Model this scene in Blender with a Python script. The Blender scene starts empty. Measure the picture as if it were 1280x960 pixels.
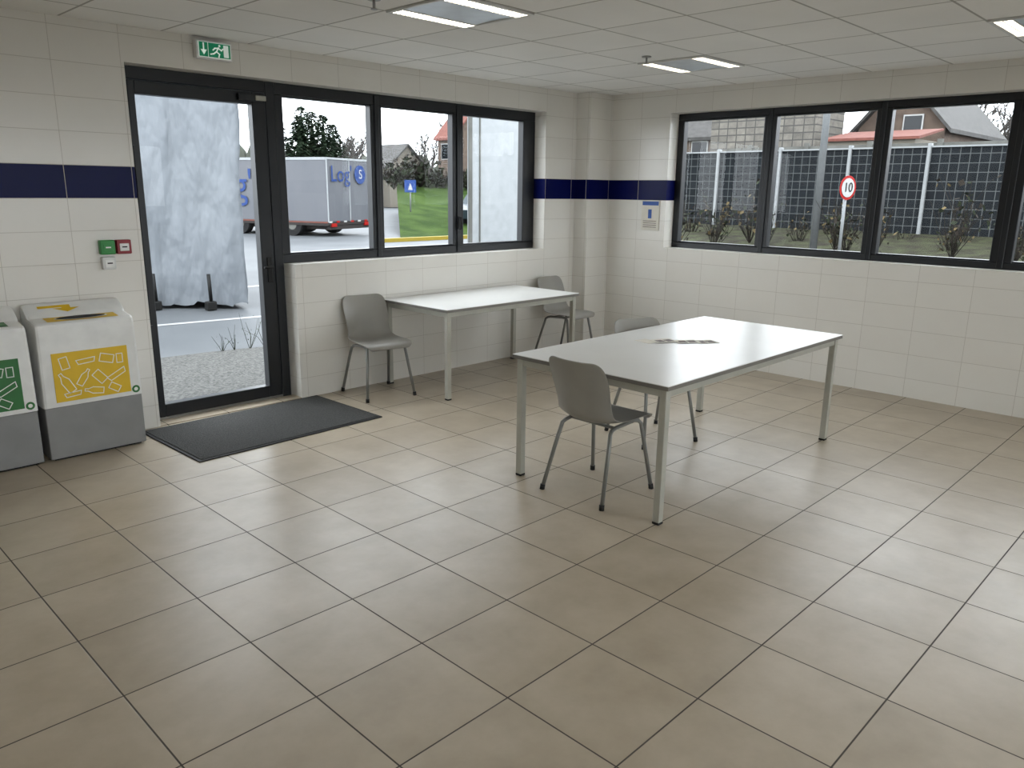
import bpy, bmesh, math, random
from mathutils import Vector, Matrix
random.seed(7)
scene=bpy.context.scene
COL=bpy.context.collection

# ------------------------------------------------------------------ materials
K=1.0
def lin(c):
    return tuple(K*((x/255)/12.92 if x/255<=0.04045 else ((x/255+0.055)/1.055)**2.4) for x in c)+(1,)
def new_mat(name):
    m=bpy.data.materials.new(name); m.use_nodes=True
    nt=m.node_tree; b=nt.nodes["Principled BSDF"]; return m,nt,b
def N(nt,t,**k):
    n=nt.nodes.new(t)
    for a,v in k.items(): setattr(n,a,v)
    return n
def math_n(nt,op,a,b=None,c=None):
    n=N(nt,"ShaderNodeMath",operation=op)
    for i,v in enumerate((a,b,c)):
        if v is None: continue
        if isinstance(v,(int,float)): n.inputs[i].default_value=v
        else: nt.links.new(v,n.inputs[i])
    return n.outputs[0]
def mixc(nt,f,a,b,mode='MIX'):
    n=N(nt,"ShaderNodeMix",data_type='RGBA',blend_type=mode)
    if isinstance(f,(int,float)): n.inputs[0].default_value=f
    else: nt.links.new(f,n.inputs[0])
    for s,v in ((n.inputs[6],a),(n.inputs[7],b)):
        if isinstance(v,tuple): s.default_value=v
        else: nt.links.new(v,s)
    return n.outputs[2]
def noise(nt,scale,detail=3,rough=.5,vec=None):
    n=N(nt,"ShaderNodeTexNoise"); n.inputs["Scale"].default_value=scale; n.inputs["Detail"].default_value=detail; n.inputs["Roughness"].default_value=rough
    if vec is None:
        g=N(nt,"ShaderNodeNewGeometry"); vec=g.outputs["Position"]
    nt.links.new(vec,n.inputs["Vector"]); return n.outputs["Fac"]
def ramp(nt,f,a,b):
    n=N(nt,"ShaderNodeMapRange"); n.inputs[1].default_value=a; n.inputs[2].default_value=b; nt.links.new(f,n.inputs[0]); return n.outputs[0]
def bump(nt,b,h,strength=.3,dist=.01):
    n=N(nt,"ShaderNodeBump"); n.inputs["Strength"].default_value=strength; n.inputs["Distance"].default_value=dist
    nt.links.new(h,n.inputs["Height"]); nt.links.new(n.outputs[0],b.inputs["Normal"])
def pm(name,c1,rough=.5,c2=None,scale=8,metal=0,bmp=0,bscale=None,spec=None,emit=None,es=0,detail=3,bd=.01):
    m,nt,b=new_mat(name)
    c1=lin(c1); b.inputs["Roughness"].default_value=rough; b.inputs["Metallic"].default_value=metal
    if spec is None and K<1: spec=.25
    if spec is not None: b.inputs["Specular IOR Level"].default_value=spec
    if c2 is None: c2=tuple(x*.9 for x in c1[:3])+(1,)
    else: c2=lin(c2)
    f=ramp(nt,noise(nt,scale,detail),.35,.65)
    nt.links.new(mixc(nt,f,c1,c2),b.inputs["Base Color"])
    if bmp: bump(nt,b,noise(nt,bscale or scale*4,3),bmp,bd)
    if emit: b.inputs["Emission Color"].default_value=lin(emit); b.inputs["Emission Strength"].default_value=es
    return m
def grid_mat(name,ax,size,off,gw,c1,c2,cg,rough,nscale=3,var=.05,band=None,rough_var=0.,bs=.4,nlo=.3,nhi=.7,roughg=.7,spec=.5,fine=0):
    """tile grid in world metres. ax=(axis_u,axis_v)"""
    m,nt,b=new_mat(name)
    g=N(nt,"ShaderNodeNewGeometry"); sp=N(nt,"ShaderNodeSeparateXYZ"); nt.links.new(g.outputs["Position"],sp.inputs[0])
    masks=[];cells=[]
    for a,s,o,w in ((ax[0],size[0],off[0],gw),(ax[1],size[1],off[1],gw)):
        v=math_n(nt,'DIVIDE',math_n(nt,'SUBTRACT',sp.outputs[a],o),s)
        cells.append(math_n(nt,'FLOOR',v))
        fr=math_n(nt,'FRACT',v)
        d=math_n(nt,'MULTIPLY',math_n(nt,'MINIMUM',fr,math_n(nt,'SUBTRACT',1.0,fr)),s)
        masks.append(d)
    dm=math_n(nt,'MINIMUM',masks[0],masks[1])
    mk=ramp(nt,dm,gw*.35,gw*.65)
    cv=N(nt,"ShaderNodeCombineXYZ"); nt.links.new(cells[0],cv.inputs[0]); nt.links.new(cells[1],cv.inputs[1])
    wn=N(nt,"ShaderNodeTexWhiteNoise",noise_dimensions='3D'); nt.links.new(cv.outputs[0],wn.inputs["Vector"])
    vm=N(nt,"ShaderNodeVectorMath",operation='MULTIPLY_ADD'); nt.links.new(wn.outputs["Color"],vm.inputs[0]); vm.inputs[1].default_value=(5,5,5); nt.links.new(g.outputs["Position"],vm.inputs[2])
    nf=noise(nt,nscale,6,.62,vm.outputs[0])
    c=mixc(nt,ramp(nt,nf,nlo,nhi),lin(c1),lin(c2))
    vv=math_n(nt,'ADD',math_n(nt,'MULTIPLY',wn.outputs["Value"],var*2),1-var)
    cc=N(nt,"ShaderNodeCombineColor"); [nt.links.new(vv,cc.inputs[i]) for i in range(3)]
    c=mixc(nt,1.0,c,cc.outputs[0],'MULTIPLY')
    if fine:
        f2=ramp(nt,noise(nt,fine,2,.6),.45,.75); c=mixc(nt,math_n(nt,'MULTIPLY',f2,.4),c,lin(c2))
    if band:
        z=sp.outputs[2]
        bm_=math_n(nt,'MULTIPLY',math_n(nt,'GREATER_THAN',z,band[0]),math_n(nt,'LESS_THAN',z,band[1]))
        c=mixc(nt,bm_,c,lin(band[2]))
        sv=math_n(nt,'SUBTRACT',spec,math_n(nt,'MULTIPLY',bm_,spec*.85)); nt.links.new(sv,b.inputs["Specular IOR Level"])
    else: b.inputs["Specular IOR Level"].default_value=spec
    c=mixc(nt,mk,lin(cg),c)
    nt.links.new(c,b.inputs["Base Color"])
    r=math_n(nt,'ADD',math_n(nt,'MULTIPLY',noise(nt,2.2,4,.6),rough_var),rough-rough_var/2)
    rr=N(nt,"ShaderNodeMix",data_type='FLOAT'); nt.links.new(mk,rr.inputs[0]); rr.inputs[2].default_value=roughg; nt.links.new(r,rr.inputs[3])
    nt.links.new(rr.outputs[0],b.inputs["Roughness"])
    bump(nt,b,mk,bs,.002)
    return m

BLUE=(12,18,70)
M={}
M['floor']=grid_mat("floor_tile",(0,1),(.45,.45),(0,0),.0054,(184,172,153),(164,151,131),(60,53,45),.35,nscale=3.4,var=.04,rough_var=.16,bs=.4,nlo=.30,nhi=.70,spec=.5)
WA=dict(gw=.0035,c1=(230,227,220),c2=(226,222,214),cg=(192,186,176),rough=.24,nscale=1.5,var=.012,bs=.25)
M['wallx']=grid_mat("wall_tile_x",(0,2),(.4,.2),(-.02,-.04),band=(1.56,1.76,BLUE),**WA)
M['wally']=grid_mat("wall_tile_y",(1,2),(.4,.2),(.08,-.04),band=(1.56,1.76,BLUE),**WA)
M['ceil']=grid_mat("ceiling_tile",(0,1),(.6,.6),(.05,.45),.014,(244,243,240),(236,235,232),(176,174,168),.9,nscale=1.2,var=.03,bs=.35,fine=120,spec=.2)
M['frame']=pm("anthracite_aluminium",(18,21,26),.38)
M['black']=pm("black_rubber",(18,18,18),.7)
M['mat']=pm("mat_fibre",(50,50,49),.95,(70,70,68),90,bmp=.8,bscale=200,bd=.01)
M['tabletop']=pm("white_laminate",(225,225,222),.28,(219,219,216),2)
M['edge']=pm("laminate_edge",(120,116,110),.5)
M['leg']=pm("beige_steel",(180,179,168),.4,metal=.1)
M['shell']=pm("grey_plastic",(150,147,140),.42,(144,141,134),6,bmp=.06,bscale=300,bd=.002)
M['tube']=pm("grey_painted_tube",(132,132,128),.35,metal=.3)
M['binwhite']=pm("bin_white_plastic",(232,232,229),.35)
M['bingrey']=pm("bin_grey_metal",(138,138,138),.45)
M['yellow']=pm("yellow_label",(224,184,30),.45)
M['green']=pm("green_label",(40,110,50),.45)
M['white']=pm("white_print",(240,240,236),.5)
M['exitgreen']=pm("exit_sign_green",(0,130,88),.4,emit=(0,130,88),es=.15)
M['exitwhite']=pm("exit_sign_white",(235,245,238),.4,emit=(235,245,238),es=.15)
M['red']=pm("red_plastic",(140,30,40),.4)
M['cgreen']=pm("green_plastic",(44,140,64),.4)
M['paper']=pm("paper",(225,220,208),.7)
M['ink']=pm("ink_grey",(84,78,76),.7,(130,112,104),60)
M['blue']=pm("sign_blue",(40,84,160),.5)
M['mirror']=pm("fixture_reflector",(222,228,234),.35,metal=.45)
M['louvre']=pm("fixture_louvre",(236,232,222),.3,metal=.5)
M['tubelit']=pm("fixture_tube",(255,252,246),.4,emit=(255,249,238),es=7.5)
M['fixrim']=pm("fixture_rim",(225,225,222),.4)
M['steel']=pm("brushed_steel",(170,170,168),.3,metal=.9)
# outdoor
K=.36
M['asphalt']=pm("wet_asphalt",(136,140,144),.6,(120,124,128),.6,bmp=.3,bscale=60,detail=8,spec=.15)
M['pad']=pm("exposed_aggregate",(150,150,146),.75,(90,89,87),50,bmp=.6,bscale=70,detail=6,spec=.15)
M['grass']=pm("grass",(98,124,62),.9,(70,96,46),1.2,bmp=.8,bscale=30,detail=8,bd=.1,spec=.05)
M['verge']=pm("verge_soil",(96,100,74),.95,(70,66,58),2.5,bmp=.8,bscale=20,detail=8,bd=.1,spec=.1)
M['roadline']=pm("road_marking",(225,225,225),.6)
M['yline']=pm("yellow_kerb_paint",(200,175,60),.6)
M['conc']=pm("concrete",(146,146,140),.85,(122,122,116),2,detail=6)
M['brick']=pm("brick_wall",(138,120,106),.85,(116,100,90),3)
M['render']=pm("cream_render",(172,164,150),.85)
M['redroof']=pm("red_roof_tiles",(160,100,86),.8,(140,84,74),6)
M['slate']=grid_mat("slate_shingles",(1,2),(.45,.3),(0,0),.05,(156,150,138),(120,114,106),(76,72,68),.8,var=.22,bs=.5)
M['darkroof']=pm("dark_roof",(108,106,104),.8,(90,88,86),4)
M['fence']=grid_mat("barrier_panel",(1,2),(.22,.22),(0,0),.018,(50,54,58),(40,44,47),(116,120,120),.7,var=.1,bs=.2,spec=.06)
M['post']=pm("barrier_post",(192,196,197),.5)
M['pole']=pm("lamp_pole_galvanised",(176,180,182),.45,metal=.2)
M['shrub']=pm("shrub_twigs",(76,70,64),.95,(56,53,47),5,spec=.1)
M['leaf']=pm("shrub_leaves",(70,78,58),.9,(52,58,46),5,spec=.1)
M['dryleaf']=pm("dry_leaves",(140,124,90),.9,(112,98,70),5,spec=.1)
M['conifer']=pm("conifer_foliage",(66,84,62),.95,(44,60,46),2,spec=.05)
M['bark']=pm("bare_branches",(118,113,108),.95,spec=.1)
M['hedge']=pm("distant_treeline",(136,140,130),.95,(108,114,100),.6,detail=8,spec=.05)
M['vanwhite']=pm("van_white_paint",(214,219,222),.4)
M['tyre']=pm("tyre_rubber",(34,34,36),.8)
M['carpaint']=pm("car_paint_grey",(74,88,96),.3,metal=.3)
M['carglass']=pm("car_glass",(36,42,48),.1)
M['tail']=pm("tail_lamp_red",(215,40,34),.35)
M['outwhite']=pm("outdoor_white",(240,240,238),.5)
M['outblack']=pm("outdoor_black",(24,24,24),.6)
M['outblue']=pm("outdoor_sign_blue",(40,90,180),.5)
M['lblue']=pm("logo_blue",(44,86,168),.5)
M['chassis']=pm("trailer_chassis",(64,58,56),.7)
def tarp_mat(name,c1,c2,wr):
    m,nt,b=new_mat(name); g=N(nt,"ShaderNodeNewGeometry")
    mp=N(nt,"ShaderNodeMapping"); mp.inputs["Scale"].default_value=(1,1,.4); nt.links.new(g.outputs["Position"],mp.inputs[0])
    f=noise(nt,1.6,4,.5,mp.outputs[0])
    nt.links.new(mixc(nt,ramp(nt,f,.3,.7),lin(c1),lin(c2)),b.inputs["Base Color"]); b.inputs["Roughness"].default_value=.45; b.inputs["Specular IOR Level"].default_value=.3
    bump(nt,b,f,wr,.3); return m
M['tarp']=tarp_mat("grey_tarpaulin",(168,175,182),(154,161,169),.8)
M['curtain']=tarp_mat("trailer_curtain",(136,138,145),(127,130,138),.1)
K=1.0
def glass_mat():
    m=bpy.data.materials.new("window_glass"); m.use_nodes=True; nt=m.node_tree; nt.nodes.clear()
    o=N(nt,"ShaderNodeOutputMaterial"); t=N(nt,"ShaderNodeBsdfTransparent"); gl=N(nt,"ShaderNodeBsdfGlossy"); gl.inputs["Roughness"].default_value=.01
    t.inputs[0].default_value=(.95,.97,.97,1)
    fr=N(nt,"ShaderNodeFresnel"); fr.inputs[0].default_value=1.4
    nn=noise(nt,3,3); f=math_n(nt,'MULTIPLY',fr.outputs[0],math_n(nt,'ADD',math_n(nt,'MULTIPLY',nn,.05),.5))
    mx=N(nt,"ShaderNodeMixShader"); nt.links.new(f,mx.inputs[0]); nt.links.new(t.outputs[0],mx.inputs[1]); nt.links.new(gl.outputs[0],mx.inputs[2])
    nt.links.new(mx.outputs[0],o.inputs[0]); return m
M['glass']=glass_mat()

# ------------------------------------------------------------------ mesh builder
class B:
    def __init__(s): s.bm=bmesh.new(); s.mats=[]
    def mi(s,k):
        if k not in s.mats: s.mats.append(k)
        return s.mats.index(k)
    def box(s,a,b,mat,bev=0,seg=2,M4=None):
        t=bmesh.new(); bmesh.ops.create_cube(t,size=1)
        for v in t.verts: v.co=Vector([(a[i]+b[i])/2+v.co[i]*(b[i]-a[i]) for i in range(3)])
        if bev: bmesh.ops.bevel(t,geom=t.edges[:],offset=bev,segments=seg,affect='EDGES',profile=.5)
        s.add(t,mat,M4)
    def add(s,t,mat,M4=None,smooth=False):
        mi=s.mi(mat); mp={}
        for v in t.verts: mp[v]=s.bm.verts.new(M4@v.co if M4 else v.co)
        for f in t.faces:
            try: nf=s.bm.faces.new([mp[v] for v in f.verts]); nf.material_index=mi; nf.smooth=smooth
            except ValueError: pass
        t.free()
    def poly(s,pts,mat):
        vs=[s.bm.verts.new(p) for p in pts]; f=s.bm.faces.new(vs); f.material_index=s.mi(mat); return f
    def prism(s,pts,dz,mat):
        dz=Vector(dz); n=len(pts); a=[s.bm.verts.new(p) for p in pts]; b=[s.bm.verts.new(Vector(p)+dz) for p in pts]; mi=s.mi(mat)
        fs=[s.bm.faces.new(a[::-1]),s.bm.faces.new(b)]
        for i in range(n): fs.append(s.bm.faces.new([a[i],a[(i+1)%n],b[(i+1)%n],b[i]]))
        for f in fs: f.material_index=mi
    def tube(s,pts,r,mat,seg=10,cap=True,r2=None):
        mi=s.mi(mat); pts=[Vector(p) for p in pts]; rings=[]
        for i,p in enumerate(pts):
            d=(pts[min(i+1,len(pts)-1)]-pts[max(i-1,0)]).normalized()
            x=d.orthogonal().normalized() if i==0 else (rx-d*rx.dot(d)).normalized()
            rx=x; y=d.cross(x); rr=r if r2 is None else r+(r2-r)*i/(len(pts)-1)
            rings.append([s.bm.verts.new(p+(x*math.cos(t)+y*math.sin(t))*rr) for t in [2*math.pi*k/seg for k in range(seg)]])
        for a,b in zip(rings,rings[1:]):
            for k in range(seg):
                f=s.bm.faces.new([a[k],a[(k+1)%seg],b[(k+1)%seg],b[k]]); f.material_index=mi; f.smooth=True
        if cap:
            for rg in (rings[0][::-1],rings[-1]): f=s.bm.faces.new(rg); f.material_index=mi
    def ribbon(s,pts,w,mp,mat,closed=False):
        mi=s.mi(mat); P=[Vector(p) for p in pts]
        if closed: P.append(P[0])
        for a,b in zip(P,P[1:]):
            d=(b-a).normalized(); n=Vector((-d.y,d.x))*w/2; e=d*w/2
            f=s.bm.faces.new([s.bm.verts.new(mp(*q)) for q in (a-e-n,b+e-n,b+e+n,a-e+n)]); f.material_index=mi
    def obj(s,name,loc=(0,0,0),rz=0,fix=True):
        if fix: bmesh.ops.recalc_face_normals(s.bm,faces=s.bm.faces[:])
        me=bpy.data.meshes.new(name); s.bm.to_mesh(me); s.bm.free()
        for k in s.mats: me.materials.append(M[k])
        o=bpy.data.objects.new(name,me); COL.objects.link(o); o.location=loc; o.rotation_euler=(0,0,rz); return o
def text(body,size,mat,origin,xd,yd,name,parent=None,align='CENTER'):
    c=bpy.data.curves.new(name,'FONT'); c.body=body; c.size=size; c.align_x=align; c.align_y='CENTER'; c.extrude=.001
    c.materials.append(M[mat]); o=bpy.data.objects.new(name,c); COL.objects.link(o)
    x=Vector(xd).normalized(); y=Vector(yd).normalized(); z=x.cross(y)
    m=Matrix((x,y,z)).transposed().to_4x4(); m.translation=Vector(origin); o.matrix_world=m
    if parent:
        o.parent=parent; o.matrix_parent_inverse=(Matrix.Translation(parent.location)@Matrix.Rotation(parent.rotation_euler[2],4,'Z')).inverted()
    return o

# ------------------------------------------------------------------ room shell
YA,XB,HC=3.83,5.2,2.61
XW,YS=-4.6,-4.8
b=B(); b.box((XW-.3,YS-.3,-.1),(XB+.3,YA+.3,0),'floor'); b.obj("floor")
b=B(); b.box((XW-.3,YS-.3,HC),(XB+.3,YA+.3,HC+.1),'ceil'); b.obj("ceiling")
OT=2.395
b=B()
b.box((XW-.3,YA,0),(.40,YA+.3,HC),'wallx'); b.box((.40,YA,OT),(4.37,YA+.3,HC),'wallx')
b.box((1.52,YA,0),(4.37,YA+.3,1.065),'wallx'); b.box((4.37,YA,0),(XB+.3,YA+.3,HC),'wallx'); b.obj("wall_north")
BY0,BY1,BZ0,BZ1=-1.08,2.935,1.095,2.395
b=B()
b.box((XB,BY1,0),(XB+.3,YA,HC),'wally'); b.box((XB,BY0,BZ1),(XB+.3,BY1,HC),'wally')
b.box((XB,BY0,0),(XB+.3,BY1,BZ0),'wally'); b.box((XB,YS,0),(XB+.3,BY0,HC),'wally'); b.obj("wall_east")
b=B()
b.box((XW,YS-.3,0),(-3.4,YS,HC),'wallx'); b.box((-3.4,YS-.3,0),(4.4,YS,.95),'wallx'); b.box((-3.4,YS-.3,OT),(4.4,YS,HC),'wallx'); b.box((4.4,YS-.3,0),(XB+.3,YS,HC),'wallx'); b.obj("wall_south")
b=B(); b.box((XW-.3,YS-.3,0),(XW,YA,HC),'wally'); b.obj("wall_west")
b=B()
x0,y0=4.84,3.65
b.poly([(x0,y0,0),(XB,y0,0),(XB,y0,HC),(x0,y0,HC)],'wallx'); b.poly([(x0,YA,0),(x0,y0,0),(x0,y0,HC),(x0,YA,HC)],'wally')
b.poly([(x0,YA,0),(XB,YA,0),(XB,y0,0),(x0,y0,0)],'wallx'); b.obj("wall_corner_pillar")

# ------------------------------------------------------------------ windows & door
def frame_window(name,axis,u0,u1,z0,z1,panes,pz,d0,d1,gd):
    b=B()
    P=(lambda u,d,z:(u,d,z)) if axis==0 else (lambda u,d,z:(d,u,z))
    def bx(ua,ub,za,zb,da=d0,db=d1,mat='frame',bev=.004):
        p=P(ua,da,za);q=P(ub,db,zb); b.box([min(p[i],q[i]) for i in range(3)],[max(p[i],q[i]) for i in range(3)],mat,bev,1)
    bx(u0,u1,z0,pz[0]-.012); bx(u0,u1,pz[1]+.012,z1)
    edges=[u0]+[e for p in panes for e in p]+[u1]
    for i in range(0,len(edges),2):
        bx(edges[i],edges[i+1],pz[0]-.012,pz[1]+.012)
    s=1 if d1>d0 else -1
    for i in range(2,len(edges)-2,2):
        m=(edges[i]+edges[i+1])/2
        bx(m-.022,m+.022,z0+.01,z1-.01,d0-.012*s,d0)
    for (a,c) in panes:
        bx(a,c,pz[0]-.012,pz[0],d0+.01*s,d1); bx(a,c,pz[1],pz[1]+.012,d0+.01*s,d1)
        b.poly([P(a,gd,pz[0]),P(c,gd,pz[0]),P(c,gd,pz[1]),P(a,gd,pz[1])],'glass')
    return b
b=frame_window("window_1",0,1.505,4.37,1.065,2.395,[(1.575,2.37),(2.485,3.27),(3.40,4.20)],(1.145,2.30),3.975,4.05,4.01)
b.box((3.323,3.93,1.28),(3.347,3.965,1.40),'black',.004,1)
b.obj("window_1",fix=False)
b=frame_window("window_2",1,BY0,BY1,BZ0,BZ1,[(-.99,-.115),(.035,.895),(1.02,1.895),(2.015,2.865)],(1.16,2.325),5.345,5.42,5.38)
b.obj("window_2",fix=False)
b=frame_window("window_3",0,-3.4,4.4,.95,OT,[(-3.3,-1.5),(-1.4,.45),(.55,2.4),(2.5,4.3)],(1.03,2.31),YS-.15,YS-.22,YS-.18); b.obj("window_3",fix=False)
b=B()
d0,d1=3.965,4.05
b.box((.40,d0,0),(.445,d1,OT),'frame',.004,1); b.box((1.43,d0,0),(1.505,d1,OT),'frame',.004,1); b.box((.445,d0,2.315),(1.43,d1,OT),'frame',.004,1)
b.box((.445,d0,0),(1.43,d1,.02),'steel')
l0=3.955
b.box((.45,l0,.025),(.495,d1-.02,2.31),'frame',.004,1); b.box((1.315,l0,.025),(1.42,d1-.02,2.31),'frame',.004,1)
b.box((.495,l0,2.225),(1.315,d1-.02,2.31),'frame',.004,1); b.box((.495,l0,.025),(1.315,d1-.02,.115),'frame',.004,1)
b.poly([(.495,4.0,.115),(1.315,4.0,.115),(1.315,4.0,2.225),(.495,4.0,2.225)],'glass')
b.box((1.20,3.925,2.245),(1.40,l0,2.29),'frame',.004,1); b.box((1.33,3.915,2.25),(1.41,3.95,2.285),'leg',.003,1)
b.tube([(1.375,3.955,1.05),(1.375,3.90,1.05),(1.30,3.895,1.05)],.009,'black'); b.box((1.355,3.945,.93),(1.395,3.956,1.12),'black',.004,1)
b.box((.44,3.93,.6),(.455,3.965,.7),'frame');b.box((.44,3.93,1.9),(.455,3.965,2.0),'frame')
b.obj("door_1",fix=False)
b=B(); b.box((.40,YA,.0),(1.52,3.965,.006),'floor'); b.obj("trim_1")

# ------------------------------------------------------------------ ceiling fixtures
def fixture(x,y):
    b=B(); s=.295; z=HC-.012
    for a,c in (((-s,-s),(s,-s+.02)),((-s,s-.02),(s,s)),((-s,-s+.02),(-s+.02,s-.02)),((s-.02,-s+.02),(s,s-.02))):
        b.box((a[0],a[1],z),(c[0],c[1],HC),'fixrim',.002,1)
    n=10; w=.165; xs=s-.02
    f=lambda t: HC-.003-.006*(t/w)**2
    for i in range(n):
        y0=-w+2*w*i/n; y1=-w+2*w*(i+1)/n
        b.poly([(-xs,y0,f(y0)),(xs,y0,f(y0)),(xs,y1,f(y1)),(-xs,y1,f(y1))],'mirror')
    for sg in (-1,1):
        y0,y1=sorted((sg*w,sg*(s-.02)))
        b.poly([(-xs,y0,HC-.003),(xs,y0,HC-.003),(xs,y1,HC-.003),(-xs,y1,HC-.003)],'tubelit')
        b.box((-xs,y0,z),(xs,y0+.008,HC-.001),'louvre'); b.box((-xs,y1-.008,z),(xs,y1,HC-.001),'louvre')
        b.box((-xs,(y0+y1)/2-.003,z),(xs,(y0+y1)/2+.003,HC-.001),'louvre')
        for k in range(19):
            xx=-xs+2*xs*k/18; b.box((xx-.004,y0,z),(xx+.004,y1,HC-.001),'louvre')
    b.obj("recessed_ceiling_light",(x,y,0))
for x in (-3.25,-.85,1.55,3.95):
    for y in (-2.85,-.45,1.95): fixture(x,y)
for x,y in ((3.44,2.01),(1.04,2.06)):
    b=B(); b.tube([(0,0,HC),(0,0,HC-.008)],.035,'steel',16); b.tube([(0,0,HC-.008),(0,0,HC-.05)],.008,'steel'); b.tube([(0,0,HC-.05),(0,0,HC-.054)],.018,'steel',12)
    b.obj("ceiling_sprinkler",(x,y,0))

# ------------------------------------------------------------------ furniture
def table(x0,x1,y0,y1,h,name="dining_table"):
    cx,cy=(x0+x1)/2,(y0+y1)/2; hx,hy=(x1-x0)/2,(y1-y0)/2
    b=B(); b.box((-hx,-hy,h-.004),(hx,hy,h),'tabletop',.0015,1); b.box((-hx,-hy,h-.024),(hx,hy,h-.004),'edge',.001,1)
    i=.02;w=.04
    for sx in (-1,1):
        for sy in (-1,1):
            ax=sx*(hx-i); ay=sy*(hy-i); bx_=ax-sx*w; by=ay-sy*w
            b.box((min(ax,bx_),min(ay,by),.012),(max(ax,bx_),max(ay,by),h-.024),'leg',.004,2)
            b.box((min(ax,bx_)-.001,min(ay,by)-.001,0),(max(ax,bx_)+.001,max(ay,by)+.001,.014),'black',.003,1)
    for sy in (-1,1):
        ya,yb=sorted((sy*(hy-i-.006),sy*(hy-i-.031))); b.box((-hx+i+w,ya,h-.066),(hx-i-w,yb,h-.024),'leg',.002,1)
    for sx in (-1,1):
        xa,xb=sorted((sx*(hx-i-.006),sx*(hx-i-.031))); b.box((xa,-hy+i+w,h-.066),(xb,hy-i-w,h-.024),'leg',.002,1)
    return b.obj(name,(cx,cy,0))
table(1.50,3.58,.41,1.46,.735)
table(2.30,3.90,2.95,3.79,.735)

def chair(x,y,rz):
    rows=[(.225,.405,.165,.0),(.228,.422,.185,.0),(.215,.440,.205,.002),(.17,.447,.215,.006),(.09,.440,.218,.014),(0,.430,.216,.022),(-.08,.424,.21,.032),
          (-.135,.430,.203,.042),(-.170,.452,.195,.05),(-.190,.490,.188,.052),(-.203,.54,.188,.050),(-.216,.60,.194,.045),(-.230,.66,.199,.038),(-.246,.72,.197,.03),(-.258,.757,.186,.024),(-.266,.778,.160,.018),(-.268,.784,.13,.014)]
    n=12; bm=bmesh.new(); g=[]
    for i,(d,z,w,c) in enumerate(rows):
        j0=max(i-1,0); j1=min(i+1,len(rows)-1)
        t=Vector((0,-(rows[j1][0]-rows[j0][0]),rows[j1][1]-rows[j0][1])).normalized()
        nrm=Vector((0,-t.z,t.y))
        if nrm.z<0 and abs(nrm.z)>.7: nrm=-nrm
        r=[]
        for k in range(n+1):
            u=-1+2*k/n; p=Vector((u*w,-d,z))+nrm*(c*abs(u)**2.4)
            r.append(bm.verts.new(p))
        g.append(r)
    for a,c in zip(g,g[1:]):
        for k in range(n):
            f=bm.faces.new([a[k],a[k+1],c[k+1],c[k]]); f.smooth=True
    root=bpy.data.objects.new("dining_chair",None); COL.objects.link(root); root.location=(x,y,0); root.rotation_euler=(0,0,rz); root.empty_display_size=.1
    me=bpy.data.meshes.new("seat_shell"); bm.to_mesh(me); bm.free(); me.materials.append(M['shell'])
    o=bpy.data.objects.new("seat_shell",me); COL.objects.link(o); o.parent=root
    m=o.modifiers.new("s",'SOLIDIFY'); m.thickness=.007; m.offset=0; m=o.modifiers.new("b",'SUBSURF'); m.levels=1; m.render_levels=2
    b=B()
    for sx in (-1,1):
        b.tube([(sx*.212,-.222,.01),(sx*.178,-.172,.30),(sx*.168,-.152,.395),(sx*.160,-.135,.412),(sx*.155,-.10,.418),(sx*.155,.07,.408),(sx*.160,.105,.400),(sx*.168,.125,.385),(sx*.180,.150,.30),(sx*.212,.232,.01)],.0115,'tube',12)
        for yy in (-.223,.233): b.tube([(sx*.213,yy,0),(sx*.2105,yy*.985,.03)],.0145,'black',12)
    b.tube([(-.157,-.09,.412),(.157,-.09,.412)],.009,'tube'); b.tube([(-.157,.06,.405),(.157,.06,.405)],.009,'tube')
    o=b.obj("leg_frame"); o.parent=root
    return root
chair(1.70,.965,math.radians(90))
chair(2.74,1.32,math.radians(-20))
chair(2.065,3.545,math.radians(-9))
chair(4.38,3.51,math.radians(2))

b=B()
for i,(cx,cy,w,h,a) in enumerate(((2.48,1.09,.15,.11,-20),(2.57,.98,.15,.11,-35),(2.66,.90,.14,.11,-28),(2.40,1.16,.10,.13,-10))):
    R=Matrix.Translation((cx,cy,0))@Matrix.Rotation(math.radians(a),4,'Z'); z=.7355+.0012*(3-i)
    b.box((-w/2,-h/2,z),(w/2,h/2,z+.0008),'paper',0,1,R)
    if i<3:
        for q in range(2): b.poly([R@Vector(p) for p in ((-w*.40+q*w*.42,-h*.38,z+.0011),(-w*.40+q*w*.42+w*.36,-h*.38,z+.0011),(-w*.40+q*w*.42+w*.36,h*.2,z+.0011),(-w*.40+q*w*.42,h*.2,z+.0011))],'ink')
b.obj("paper_leaflets",fix=False)

b=B(); b.box((-.70,-.43,0),(.70,.43,.008),'black',.003,1); b.box((-.68,-.41,.007),(.68,.41,.013),'mat',.003,1); b.obj("door_mat",(.955,3.365,0),math.radians(1.5))

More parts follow.
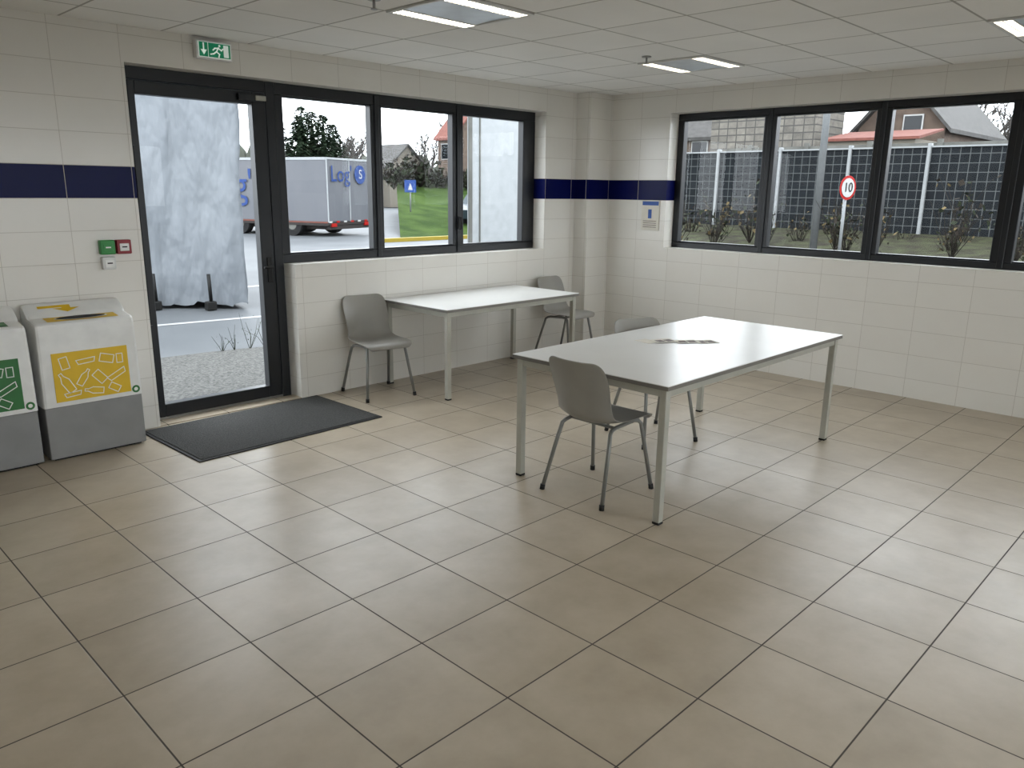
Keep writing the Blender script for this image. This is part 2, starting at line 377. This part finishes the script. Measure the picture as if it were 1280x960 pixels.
# ------------------------------------------------------------------ recycling bins
def bin_(x,lab,name="recycling_bin"):
    b=B(); hw=.285
    b.box((-hw+.004,.008,.012),(hw-.004,.285,.335),'bingrey',.006,2)
    b.box((-hw+.03,.03,0),(hw-.03,.27,.014),'black')
    prof=[(0,.337),(-.004,.60),(0,.815),(.006,.836),(.022,.847),(.075,.853),(.135,.862),(.165,.880),(.215,.917),(.235,.930),(.262,.935),(.282,.925),(.286,.90),(.286,.337)]
    t=bmesh.new(); xs=[-hw,-hw+.004,-hw+.016,hw-.016,hw-.004,hw]; ins=[.014,.004,0,0,.004,.014]; g=[]
    for xx,ii in zip(xs,ins):
        g.append([t.verts.new((xx*(1-.03*max(0,(pz-.34)/.6)),py+(ii if py<.14 else -ii),pz-(ii if pz>.8 else 0))) for py,pz in prof])
    m=len(prof)
    for a,c in zip(g,g[1:]):
        for k in range(m): t.faces.new([a[k],a[(k+1)%m],c[(k+1)%m],c[k]])
    t.faces.new(g[0]); t.faces.new(g[-1][::-1])
    bmesh.ops.recalc_face_normals(t,faces=t.faces[:]); b.add(t,'binwhite')
    F=lambda u,v: Vector((u,-.0065,v))
    b.box((-.215,-.006,.365),(.215,.0,.665),lab,.001,1)
    w=.005
    def R(c,s,L,cl=True): b.ribbon([(c[0]+s*p[0],c[1]+s*p[1]) for p in L],w,F,'white',cl)
    bottle=[(-.2,-.6),(.2,-.6),(.22,.1),(.08,.4),(.08,.6),(-.08,.6),(-.08,.4),(-.22,.1)]
    can=[(-.25,-.4),(.25,-.4),(.25,.4),(-.25,.4)]; tray=[(-.5,-.15),(.5,-.15),(.6,.15),(-.6,.15)]
    rot=lambda L,a:[(p[0]*math.cos(a)-p[1]*math.sin(a),p[0]*math.sin(a)+p[1]*math.cos(a)) for p in L]
    R((-.15,.60),.09,rot(can,.2)); R((-.03,.60),.09,rot(tray,.1)); R((.09,.60),.1,rot(can,1.3)); R((.165,.59),.07,can)
    R((-.15,.48),.11,rot(bottle,.5)); R((-.05,.50),.09,rot(bottle,-.6)); R((.04,.49),.10,rot(can,.7)); R((.14,.49),.10,rot(tray,.5))
    R((-.12,.405),.08,rot(tray,.1)); R((.0,.41),.09,rot(bottle,1.4)); R((.12,.41),.08,rot(can,1.0))
    t=bmesh.new(); bmesh.ops.create_circle(t,cap_ends=True,radius=.024,segments=24,matrix=Matrix.Translation((.245,-.0045,.375))@Matrix.Rotation(math.pi/2,4,'X')); b.add(t,'green')
    t=bmesh.new(); bmesh.ops.create_circle(t,cap_ends=True,radius=.012,segments=16,matrix=Matrix.Translation((.245,-.0052,.375))@Matrix.Rotation(math.pi/2,4,'X')); b.add(t,'white')
    T=lambda u,v: Vector((u,v,.8475+(v-.022)*.113+.0015))
    b.poly([T(-.20,.03),T(.20,.03),T(.20,.13),T(-.20,.13)],lab)
    el=lambda a,c,dz:[T(a*math.cos(q)+.0,.082+c*math.sin(q))+Vector((0,0,dz)) for q in [2*math.pi*k/40 for k in range(40)]]
    b.poly(el(.15,.040,.002),'binwhite'); b.poly(el(.138,.034,.004),'black')
    S=lambda u,v: Vector((u,.165+(v+.3)*.055,.880+(v+.3)*.0407+.003))
    b.poly([S(u,v) for u,v in ((-.20,.65),(-.02,.65),(-.02,.25),(.03,.25),(-.045,-.25),(-.12,.25),(-.07,.25),(-.07,.35),(-.20,.35))],lab)
    return b.obj(name,(x,3.525,0),0,fix=False)
bin_(-.09,'yellow'); bin_(-.69,'green'); bin_(-1.29,'bingrey')

# ------------------------------------------------------------------ wall fittings
b=B(); b.box((.85,3.775,2.468),(1.10,3.83,2.585),'fixrim',.006,2); b.box((.862,3.770,2.478),(1.088,3.776,2.575),'exitwhite',.002,1)
F=lambda u,v: Vector((u,3.7685,v))
b.poly([F(.93,2.482),F(1.083,2.482),F(1.083,2.571),F(.93,2.571)],'exitgreen'); b.poly([F(.867,2.482),F(.926,2.482),F(.926,2.571),F(.867,2.571)],'exitgreen')
F=lambda u,v: Vector((u,3.7675,v))
b.ribbon([(.897,2.562),(.897,2.51)],.010,F,'exitwhite'); b.poly([F(.875,2.525),F(.897,2.492),F(.919,2.525)],'exitwhite')
b.poly([F(1.035,2.488),F(1.07,2.488),F(1.07,2.565),F(1.035,2.565)],'exitwhite')
for L in ([(1.0,2.545),(.985,2.52)],[(.985,2.52),(1.005,2.505),(1.0,2.488)],[(.985,2.52),(.965,2.505),(.945,2.50)],[(1.0,2.542),(1.02,2.53),(1.03,2.54)],[(.995,2.542),(.975,2.54),(.962,2.528)]): b.ribbon(L,.009,F,'exitwhite')
b.poly([F(1.008+.008*math.cos(q),2.558+.008*math.sin(q)) for q in [math.pi*k/5 for k in range(10)]],'exitwhite')
b.obj("exit_sign",fix=False)
def callpoint(x0,x1,z0,z1,mat,name,mark):
    b=B(); b.box((x0,3.785,z0),(x1,3.83,z1),mat,.006,2); c=(x0+x1)/2; z=(z0+z1)/2
    b.box((c-.028,3.780,z-.026),(c+.028,3.787,z+.022),mark,.002,1); b.ribbon([(c-.012,z),(c+.012,z)],.008,lambda u,v:Vector((u,3.779,v)),'black' if mark=='white' else 'white'); b.obj(name,fix=True)
callpoint(.125,.215,1.21,1.30,'cgreen',"emergency_door_release",'cgreen')
callpoint(.225,.315,1.21,1.30,'red',"fire_alarm_call_point",'white')
callpoint(.13,.21,1.115,1.195,'fixrim',"key_switch_box",'white')
b=B()
b.box((5.188,3.0,1.26),(5.2,3.215,1.56),'paper',.001,1); b.box((5.186,3.01,1.51),(5.188,3.205,1.55),'blue')
b.box((5.184,3.09,1.38),(5.188,3.13,1.47),'blue')
for z in (1.35,1.33,1.31,1.29): b.box((5.186,3.03,z),(5.188,3.19,z+.006),'ink')
b.obj("notice_poster")

# ------------------------------------------------------------------ outdoors
GZ=-.05
b=B(); b.box((-60,-60,GZ-.2),(120,120,GZ),'asphalt'); b.obj("ground_asphalt")
b=B(); b.poly([(-3,4.14,GZ+.02),(5.5,4.14,GZ+.02),(5.5,5.4,GZ+.02),(1.9,6.2,GZ+.02),(-3,6.6,GZ+.02)],'pad'); b.obj("entrance_concrete_pad")
b=B(); b.poly([(.5,8.55,GZ+.004),(.5,8.43,GZ+.004),(9,7.2,GZ+.004),(9,7.32,GZ+.004)],'roadline'); b.poly([(1.5,11.6,GZ+.004),(1.5,11.4,GZ+.004),(14,10.2,GZ+.004),(14,10.4,GZ+.004)],'roadline'); b.obj("road_marking")
def terrain(name,xs,ys,hf,mat):
    b=B(); mi=b.mi(mat); g=[[b.bm.verts.new((x,y,hf(x,y))) for x in xs(y)] for y in ys]
    for r,s in zip(g,g[1:]):
        for k in range(len(r)-1): f=b.bm.faces.new([r[k],r[k+1],s[k+1],s[k]]); f.material_index=mi; f.smooth=True
    b.obj(name)
rn=random.Random(3)
bank=lambda y:GZ+.02+min(2.1,max(0,(y-21.5)*.215))
terrain("grass_bank",lambda y:[15+(y-20)*.75+k*1.6 for k in range(26)],[19.6+k*1.0 for k in range(26)],lambda x,y:bank(y)+rn.uniform(-.04,.04)*(y>22),'grass')
terrain("planted_verge",lambda y:[12.5+k*.7 for k in range(16)],[-22+k*1.0 for k in range(38)],lambda x,y:GZ+.01+min(.75,max(0,(x-12.5)*.1))+rn.uniform(-.03,.03)*(x>13),'verge')
b=B(); b.box((13.5,19.15,GZ),(19,19.35,GZ+.12),'yline'); b.obj("yellow_kerb")
b=B(); b.box((12.2,-22,GZ),(12.45,15,GZ+.12),'conc'); b.obj("concrete_kerb")

# tarp covered trailer by the door
b=B(); mi=b.mi('tarp')
P0=Vector((3.62,8.80,0)); P1=P0+Vector((-.76,.65,0))*5.5; P2=P1+Vector((.3,.95,0))*2.5; P3=P0+Vector((.3,.95,0))*2.5
def seg(a,c,n): return [a+(c-a)*i/n for i in range(n)]
loop=seg(P0,P1,80)+seg(P1,P2,16)+seg(P2,P3,44)+seg(P3,P0,16)
rn=random.Random(5); zs=[0,.12,.25,.4,.6,.8,1.0,1.25,1.5,1.75,2.0,2.25,2.5,2.8,3.2,3.7]; cen=(P0+P2)/2; rings=[]
for zi,z in enumerate(zs):
    r=[]
    for i,p in enumerate(loop):
        s=i*.2; off=.05*math.sin(s*1.6+z*.8)+.03*math.sin(s*3.9-z*1.5)+.018*math.sin(s*7.3+z*2.6)+.012*math.sin(s*2+z*6)+(.04*math.sin(s*9) if zi==0 else 0)
        d=(p-cen).normalized(); zz=z+(.07+.04*math.sin(s*2.3)*math.sin(s*5.7)+rn.uniform(-.01,.01) if zi==0 else 0)
        if zi==1: zz+=.05
        r.append(b.bm.verts.new((p.x+d.x*off,p.y+d.y*off,zz+GZ)))
    rings.append(r)
n=len(loop)
for a,c in zip(rings,rings[1:]):
    for k in range(n): f=b.bm.faces.new([a[k],a[(k+1)%n],c[(k+1)%n],c[k]]); f.material_index=mi; f.smooth=True
b.bm.faces.new(rings[-1]).material_index=mi
for s in (.85,2.2,6.0):
    p=P0+(P1-P0).normalized()*s*.55; q=p+Vector((-.65,-.76,0))*.14
    b.tube([q+Vector((0,0,.46)),q+Vector((.01,0,.06))],.025,'outblack',6); b.box(tuple(q+Vector((-.07,-.05,-.04))),tuple(q+Vector((.07,.05,.08))),'outblack',.01,1)
b.obj("tarpaulin_covered_trailer")

# curtain-side lorry trailer
b=B()
ux=Vector((.94,.35,0)).normalized(); uy=Vector((-.35,.94,0)).normalized(); o0=Vector((13.75,22.5,0)); W=2.6; L=13; z0,z1=.46,2.66
MT=Matrix.Translation(o0)@Matrix(((ux.x,uy.x,0,0),(ux.y,uy.y,0,0),(0,0,1,0),(0,0,0,1)))
b.box((0,0,z0),(W,L,z1),'curtain',.03,2,MT)
b.box((-.01,-.02,z1-.06),(W+.01,0,z1+.01),'vanwhite',0,1,MT); b.box((-.01,-.03,z0-.10),(W+.01,0,z0+.0),'chassis',0,1,MT)
for xx in (0,W/2,W-.04): b.box((xx,-.03,z0),(xx+.04,0,z1),'vanwhite',0,1,MT)
b.box((-.02,0,z0-.03),(0,L,z0+.02),'redroof',0,1,MT); b.box((-.02,0,z1-.08),(0,L,z1+.01),'vanwhite',0,1,MT); b.box((-.01,0,z0-.12),(0.02,L,z0-.03),'chassis',0,1,MT); b.box((.1,0,.2),(W-.1,.12,.42),'chassis',0,1,MT)
b.box((.3,.1,.2),(W-.3,L-.5,.46),'chassis',0,1,MT)
for xx in (.15,W-.45): b.box((xx,-.05,.30),(xx+.3,0,.42),'tail',0,1,MT)
for k in range(6): b.box((.02+k*.43,-.04,z0-.02),(.2+k*.43,-.03,z0+.04),'tail' if k%2 else 'outwhite',0,1,MT)
for yy in (1.6,2.8,4.0):
    for xx in (.02,W-.3):
        b.tube([MT@Vector((xx,yy,.36)),MT@Vector((xx+.28,yy,.36))],.41,'tyre',20); b.tube([MT@Vector((xx-.01,yy,.36)),MT@Vector((xx+.02,yy,.36))],.2,'conc',14)
tr=b.obj("curtain_side_trailer")
q=lambda x,y,z: MT@Vector((x,y,z))
text("Log'",.78,'lblue',q(.82,-.05,2.10),ux,(0,0,1),"trailer_lettering_rear",tr); text("S",.46,'outwhite',q(1.95,-.075,2.12),ux,(0,0,1),"trailer_letter_rear",tr)
b=B(); b.tube([q(1.95,-.03,2.12),q(1.95,-.06,2.12)],.33,'lblue',24); o=b.obj("trailer_logo_disc"); o.parent=tr
text("Log'",1.4,'lblue',q(-.04,4.4,1.7),-uy,(0,0,1),"trailer_lettering_side",tr)

# white box truck close to the window
b=B(); poly=[(6.12,6.9,.02),(8.6,6.9,.02),(11.5,9.8,.02),(8.95,9.9,.02)]
b.prism(poly,(0,0,3.2),'vanwhite')
b.box((6.14,6.88,.02),(6.2,6.9,3.2),'conc'); b.box((6.35,6.885,.1),(6.37,6.9,3.1),'conc'); b.box((7.2,6.885,.1),(7.215,6.9,3.1),'conc')
b.tube([(7.9,6.86,.29),(7.9,7.1,.29)],.33,'tyre',20)
b.obj("white_box_truck")

# car
b=B(); t=[(-2,.3),(-2.05,.7),(-1.6,.85),(-1.0,.95),(-.5,1.38),(.9,1.42),(1.6,1.0),(2.0,.9),(2.05,.3)]
R=Matrix.Translation((21.9,23.0,.22))@Matrix.Rotation(math.radians(15),4,'Z')@Matrix.Scale(.88,4)
b.prism([R@Vector((x,-.8,z)) for x,z in t],R.to_3x3()@Vector((0,1.6,0)),'carpaint')
b.prism([R@Vector((x,-.82,z)) for x,z in [(-.85,.98),(-.45,1.3),(.85,1.34),(1.35,1.0)]],R.to_3x3()@Vector((0,1.64,0)),'carglass')
for xx in (-1.3,1.3): b.tube([R@Vector((xx,-.85,.32)),R@Vector((xx,.85,.32))],.32,'tyre',18)
b.obj("parked_car")
b=B(); b.tube([(0,0,GZ),(0,0,2.0)],.03,'pole',10)
r=.23; d=Vector((-.30,-.95,0)).normalized(); rt=Vector((-d.y,d.x,0))
for rr,mat,k in ((r,'tail',.035),(r*.78,'outwhite',.042)):
    c=Vector((0,0,1.77))+d*k; b.poly([c+(rt*math.cos(q_)+Vector((0,0,1))*math.sin(q_))*rr for q_ in [2*math.pi*j/32 for j in range(32)]],mat)
o=b.obj("speed_limit_sign",(14.0,4.66,0),fix=False)
text("10",r*1.1,'outblack',Vector((14.0,4.66,1.77))+d*.05,Vector((0,0,1)).cross(d),(0,0,1),"speed_number",o)
b=B(); b.tube([(0,0,.5),(0,0,2.0)],.03,'pole',10); b.box((-.24,-.06,1.5),(.24,-.04,2.0),'outblue'); b.poly([(-.10,-.062,1.6),(.10,-.062,1.6),(0,-.062,1.88)],'outwhite'); b.obj("blue_road_sign",(19.4,25.0,0),math.radians(-35),fix=False)
b=B(); b.tube([(0,0,GZ),(.0,0,8)],.085,'pole',12,r2=.06); b.tube([(0,0,7.9),(-.6,0,8.2),(-1.3,0,8.3)],.04,'pole'); b.box((-1.9,-.12,8.22),(-1.2,.12,8.34),'pole',.03,1); b.obj("street_lamp",(16,6.06,.2))

# noise barrier
b=B()
ys=[12.9-1.95*k for k in range(19)]
for a,c in zip(ys,ys[1:]): b.box((20,c+.04,.55),(20.06,a-.04,2.80),'fence')
for a in ys: b.box((19.93,a-.04,.3),(20.1,a+.04,2.9),'post',.01,1)
b.box((19.96,ys[-1],2.80),(20.1,ys[0],2.84),'post'); b.obj("noise_barrier_fence")
b=B(); b.box((24,-24,0),(24.2,13,3.15),'conc')
for k in range(19): b.box((23.93,-24+2*k,0),(24.05,-23.85+2*k,3.25),'conc')
b.obj("concrete_boundary")
b=B(); b.box((28,12,0),(28.2,20,2.7),'conc'); b.obj("garden_boundary")
def house(name,x0,x1,y0,y1,ze,zr,wm,rm,ridge,wins=(),chim=True):
    b=B(); b.box((x0,y0,0),(x1,y1,ze),wm)
    if ridge=='x':
        ym=(y0+y1)/2; b.prism([(x0+.01,y0,ze),(x0+.01,y1,ze),(x0+.01,ym,zr)],(x1-x0-.02,0,0),wm)
        for ya in (y0-.3,y1+.3):
            zz=ze-.3*(zr-ze)/((y1-y0)/2)
            b.prism([(x0-.3,ya,zz+.03),(x0-.3,ym,zr+.03),(x0-.3,ym,zr+.2),(x0-.3,ya,zz+.2)],(x1-x0+.6,0,0),rm)
    else:
        xm=(x0+x1)/2; b.prism([(x0,y0+.01,ze),(x1,y0+.01,ze),(xm,y0+.01,zr)],(0,y1-y0-.02,0),wm)
        for xa in (x0-.3,x1+.3):
            zz=ze-.3*(zr-ze)/((x1-x0)/2)
            b.prism([(xa,y0-.3,zz+.03),(xm,y0-.3,zr+.03),(xm,y0-.3,zr+.2),(xa,y0-.3,zz+.2)],(0,y1-y0+.6,0),rm)
    for (yy,zz,w,h) in wins:
        b.box((x0-.06,yy-w/2-.06,zz-.06),(x0+.01,yy+w/2+.06,zz+h+.06),'outwhite'); b.box((x0-.08,yy-w/2,zz),(x0,yy+w/2,zz+h),'carglass')
    if chim: b.box(((x0+x1)/2-.3,y0+.8,ze),((x0+x1)/2+.3,y0+1.4,zr+.9),'brick')
    b.obj(name)
house("slate_building",32,34.8,13.4,18.4,7,8.0,'slate','darkroof','y',chim=False)
house("brick_house",37,44,19.6,28,4.6,7.6,'brick','darkroof','y',((22.0,3.4,.9,.9),(23.8,3.4,.9,.9)))
house("gabled_house",35.5,44,9.4,13.0,4.5,6.5,'brick','darkroof','x',((10.7,4.35,.7,.6),(11.8,4.35,.5,.6)),chim=False)
b=B(); b.box((30.5,8.9,0),(33,12.2,3.7),'render'); b.prism([(30.3,8.7,3.68),(33,8.7,4.12),(33,8.7,4.2),(30.3,8.7,3.78)],(0,3.7,0),'redroof'); b.obj("outbuilding")
house("red_roofed_house",44.3,48.5,50.5,52.5,6.0,8.2,'brick','redroof','y',((51.5,4.2,.9,1.2),),chim=False)
house("grey_roofed_house",42,46,56.5,60,3.6,5.4,'render','darkroof','y',chim=False)

# vegetation
def bare_tree(name,x,y,z,h,seed,mat='bark'):
    r=random.Random(seed); b=B()
    def br(p,d,l,rad,dep):
        q=p+d*l; b.tube([p,q],rad,mat,4,cap=False,r2=rad*.7)
        if dep==0: return
        for k in range(3 if dep<5 else 4):
            a=Vector((r.uniform(-1,1),r.uniform(-1,1),r.uniform(-.2,.9))); nd=(d*.9+a*.8).normalized()
            br(p+d*l*r.uniform(.6,1),nd,l*r.uniform(.62,.82),rad*.62,dep-1)
    br(Vector((0,0,0)),Vector((0,0,1)),h*.30,h*.022,5); b.obj(name,(x,y,z))
for i,(x,y,z,h) in enumerate(((41.2,62,0,9.0),(44,64.5,0,8.5),(52,64,0,10),(55,61,0,11),(51,12.3,0,9.5),(51.5,10.8,0,10),(52,9,0,9.5),(52,7.4,0,9),(52,4,0,9),(51,1,0,9),(56,14.5,0,10))): bare_tree("bare_tree",x,y,z,h,i)
def conifer(x,y,h,w,seed):
    r=random.Random(seed); b=B(); mi=b.mi('conifer')
    b.tube([(0,0,0),(0,0,h*.95)],.16,'bark',6,r2=.03)
    b.tube([(0,0,h*.05),(0,0,h*.12),(0,0,h*.5),(0,0,h*.9)],w*.5,'conifer',8,r2=.05)
    for j in range(2200):
        t=r.random()**1.15*.97; rad=w*min(1,(t+.04)*7)*(1-t)**.62; a=r.uniform(0,6.283); rr=rad*r.uniform(.45,1.05)
        c=Vector((rr*math.cos(a),rr*math.sin(a),h*(.06+.94*t))); o=Vector((math.cos(a),math.sin(a),-.25+r.uniform(-.3,.5))).normalized(); sd=o.cross(Vector((0,0,1))).normalized()
        s=r.uniform(.22,.5)*(1.1-t*.6); v=[c-o*s*.6+sd*s*.5,c-o*s*.6-sd*s*.5+Vector((0,0,r.uniform(-.1,.1))),c+o*s]
        f=b.bm.faces.new([b.bm.verts.new(p) for p in v]); f.material_index=mi
    b.obj("conifer_tree",(x,y,0),fix=False)
for i,(x,y,h,w) in enumerate(((33.2,60,7.4,2.1),(34.9,59.0,8.4,2.4),(36.8,60.5,8.2,2.4),(38.6,60,7.2,2.1),(36.0,57.5,7.7,2.2),(34.0,58,7.5,2.1))): conifer(x,y,h,w,i)
def treeline(name,pts,h,seed):
    r=random.Random(seed); b=B(); mi=b.mi('hedge'); g=[]
    for (x,y) in pts:
        hh=h*r.uniform(.75,1.1); g.append([b.bm.verts.new((x+r.uniform(-.3,.3),y+r.uniform(-.3,.3),z)) for z in (0,hh*.5,hh)]+[b.bm.verts.new((x+1.5,y+1.5,hh*.9)),b.bm.verts.new((x+2,y+2,0))])
    for a,c in zip(g,g[1:]):
        for k in range(4): f=b.bm.faces.new([a[k],c[k],c[k+1],a[k+1]]); f.material_index=mi
    b.obj(name)
treeline("distant_treeline",[(15+k*.5,75-k*.06) for k in range(150)],5.2,1)
treeline("distant_treeline",[(70,-30+k*.6) for k in range(150)],4.6,2)
def shrubs(name,spots,mats,seed,hs=(.5,1.1),nt=26,wd=.02,leaves=40,lf=1.0,sprd=.6):
    r=random.Random(seed); b=B()
    for (x,y,z) in spots:
        h=r.uniform(*hs)
        for k in range(nt):
            a=r.uniform(0,6.28); l=h*r.uniform(.5,1); sp=r.uniform(.1,sprd)*h
            p=Vector((x,y,z)); q=p+Vector((math.cos(a)*sp,math.sin(a)*sp,l)); m=(p+q)/2+Vector((r.uniform(-.1,.1),r.uniform(-.1,.1),.05))*h
            b.tube([p,m,q],wd*.5,mats[0],3,cap=False,r2=wd*.15)
            for j in range(leaves//nt+1):
                c=p+(q-p)*r.uniform(.3,1)+Vector((r.uniform(-.1,.1),r.uniform(-.1,.1),r.uniform(-.1,.1)))*h; s=(r.uniform(.03,.07)*h+.01)*lf
                e1=Vector((r.uniform(-1,1),r.uniform(-1,1),r.uniform(-1,1))).normalized()*s; e2=Vector((r.uniform(-1,1),r.uniform(-1,1),r.uniform(-1,1))).normalized()*s
                b.poly([c-e1,c+e2,c+e1,c-e2],mats[1+r.randrange(len(mats)-1)])
    b.obj(name,fix=False)
rn=random.Random(11)
shrubs("verge_shrubs",[(rn.uniform(15.0,19.2),12.3-.46*k+rn.uniform(-.25,.25),.22+rn.uniform(0,.2)) for k in range(48)],['shrub','shrub','leaf','shrub','leaf','dryleaf'],4,(.5,1.7),22,.022,60,.6,.45)
shrubs("bank_hedge",[(22+k*.45,29.5+rn.uniform(-.3,.3),1.6) for k in range(34)],['shrub','leaf','shrub','leaf'],5,(1.0,1.7),26,.03,90,1.6)
shrubs("road_shrubs",[(25.5+rn.uniform(-1,1),14+rn.uniform(0,6),0) for k in range(16)],['leaf','leaf','grass'],6,(1.2,2.4),26,.04,90,1.4)
shrubs("weeds",[(1.98,6.17,GZ),(2.25,6.1,GZ),(2.42,6.08,GZ),(2.1,6.14,GZ)],['leaf','grass','leaf','grass'],8,(.15,.6),5,.008,9,.3,.6)

# ------------------------------------------------------------------ world & lights
w=bpy.data.worlds.new("overcast_sky"); scene.world=w; w.use_nodes=True; nt=w.node_tree; bg=nt.nodes["Background"]
tc=N(nt,"ShaderNodeTexCoord"); nf=noise(nt,2.2,5,.6,tc.outputs["Generated"])
c=mixc(nt,ramp(nt,nf,.3,.7),(.83,.89,.95,1),(.93,.96,1.0,1)); nt.links.new(c,bg.inputs[0]); bg.inputs[1].default_value=4.2

# ------------------------------------------------------------------ camera
yaw,pitch,roll=[math.radians(v) for v in (44.239,14.012,0.743)]
fw=Vector((math.cos(yaw)*math.cos(pitch),math.sin(yaw)*math.cos(pitch),-math.sin(pitch)))
r0=Vector((math.sin(yaw),-math.cos(yaw),0)); u0=r0.cross(fw)
r=math.cos(roll)*r0+math.sin(roll)*u0; u=-math.sin(roll)*r0+math.cos(roll)*u0
cd=bpy.data.cameras.new("camera"); cam=bpy.data.objects.new("camera",cd); COL.objects.link(cam)
m=Matrix((r,u,-fw)).transposed().to_4x4(); m.translation=Vector((-1.619,-1.578,1.643)); cam.matrix_world=m
cd.sensor_width=36; cd.sensor_fit='HORIZONTAL'; cd.lens=970.9/1280*36; cd.clip_start=.05; cd.clip_end=500
scene.camera=cam
scene.view_settings.view_transform='Standard'; scene.view_settings.exposure=.72
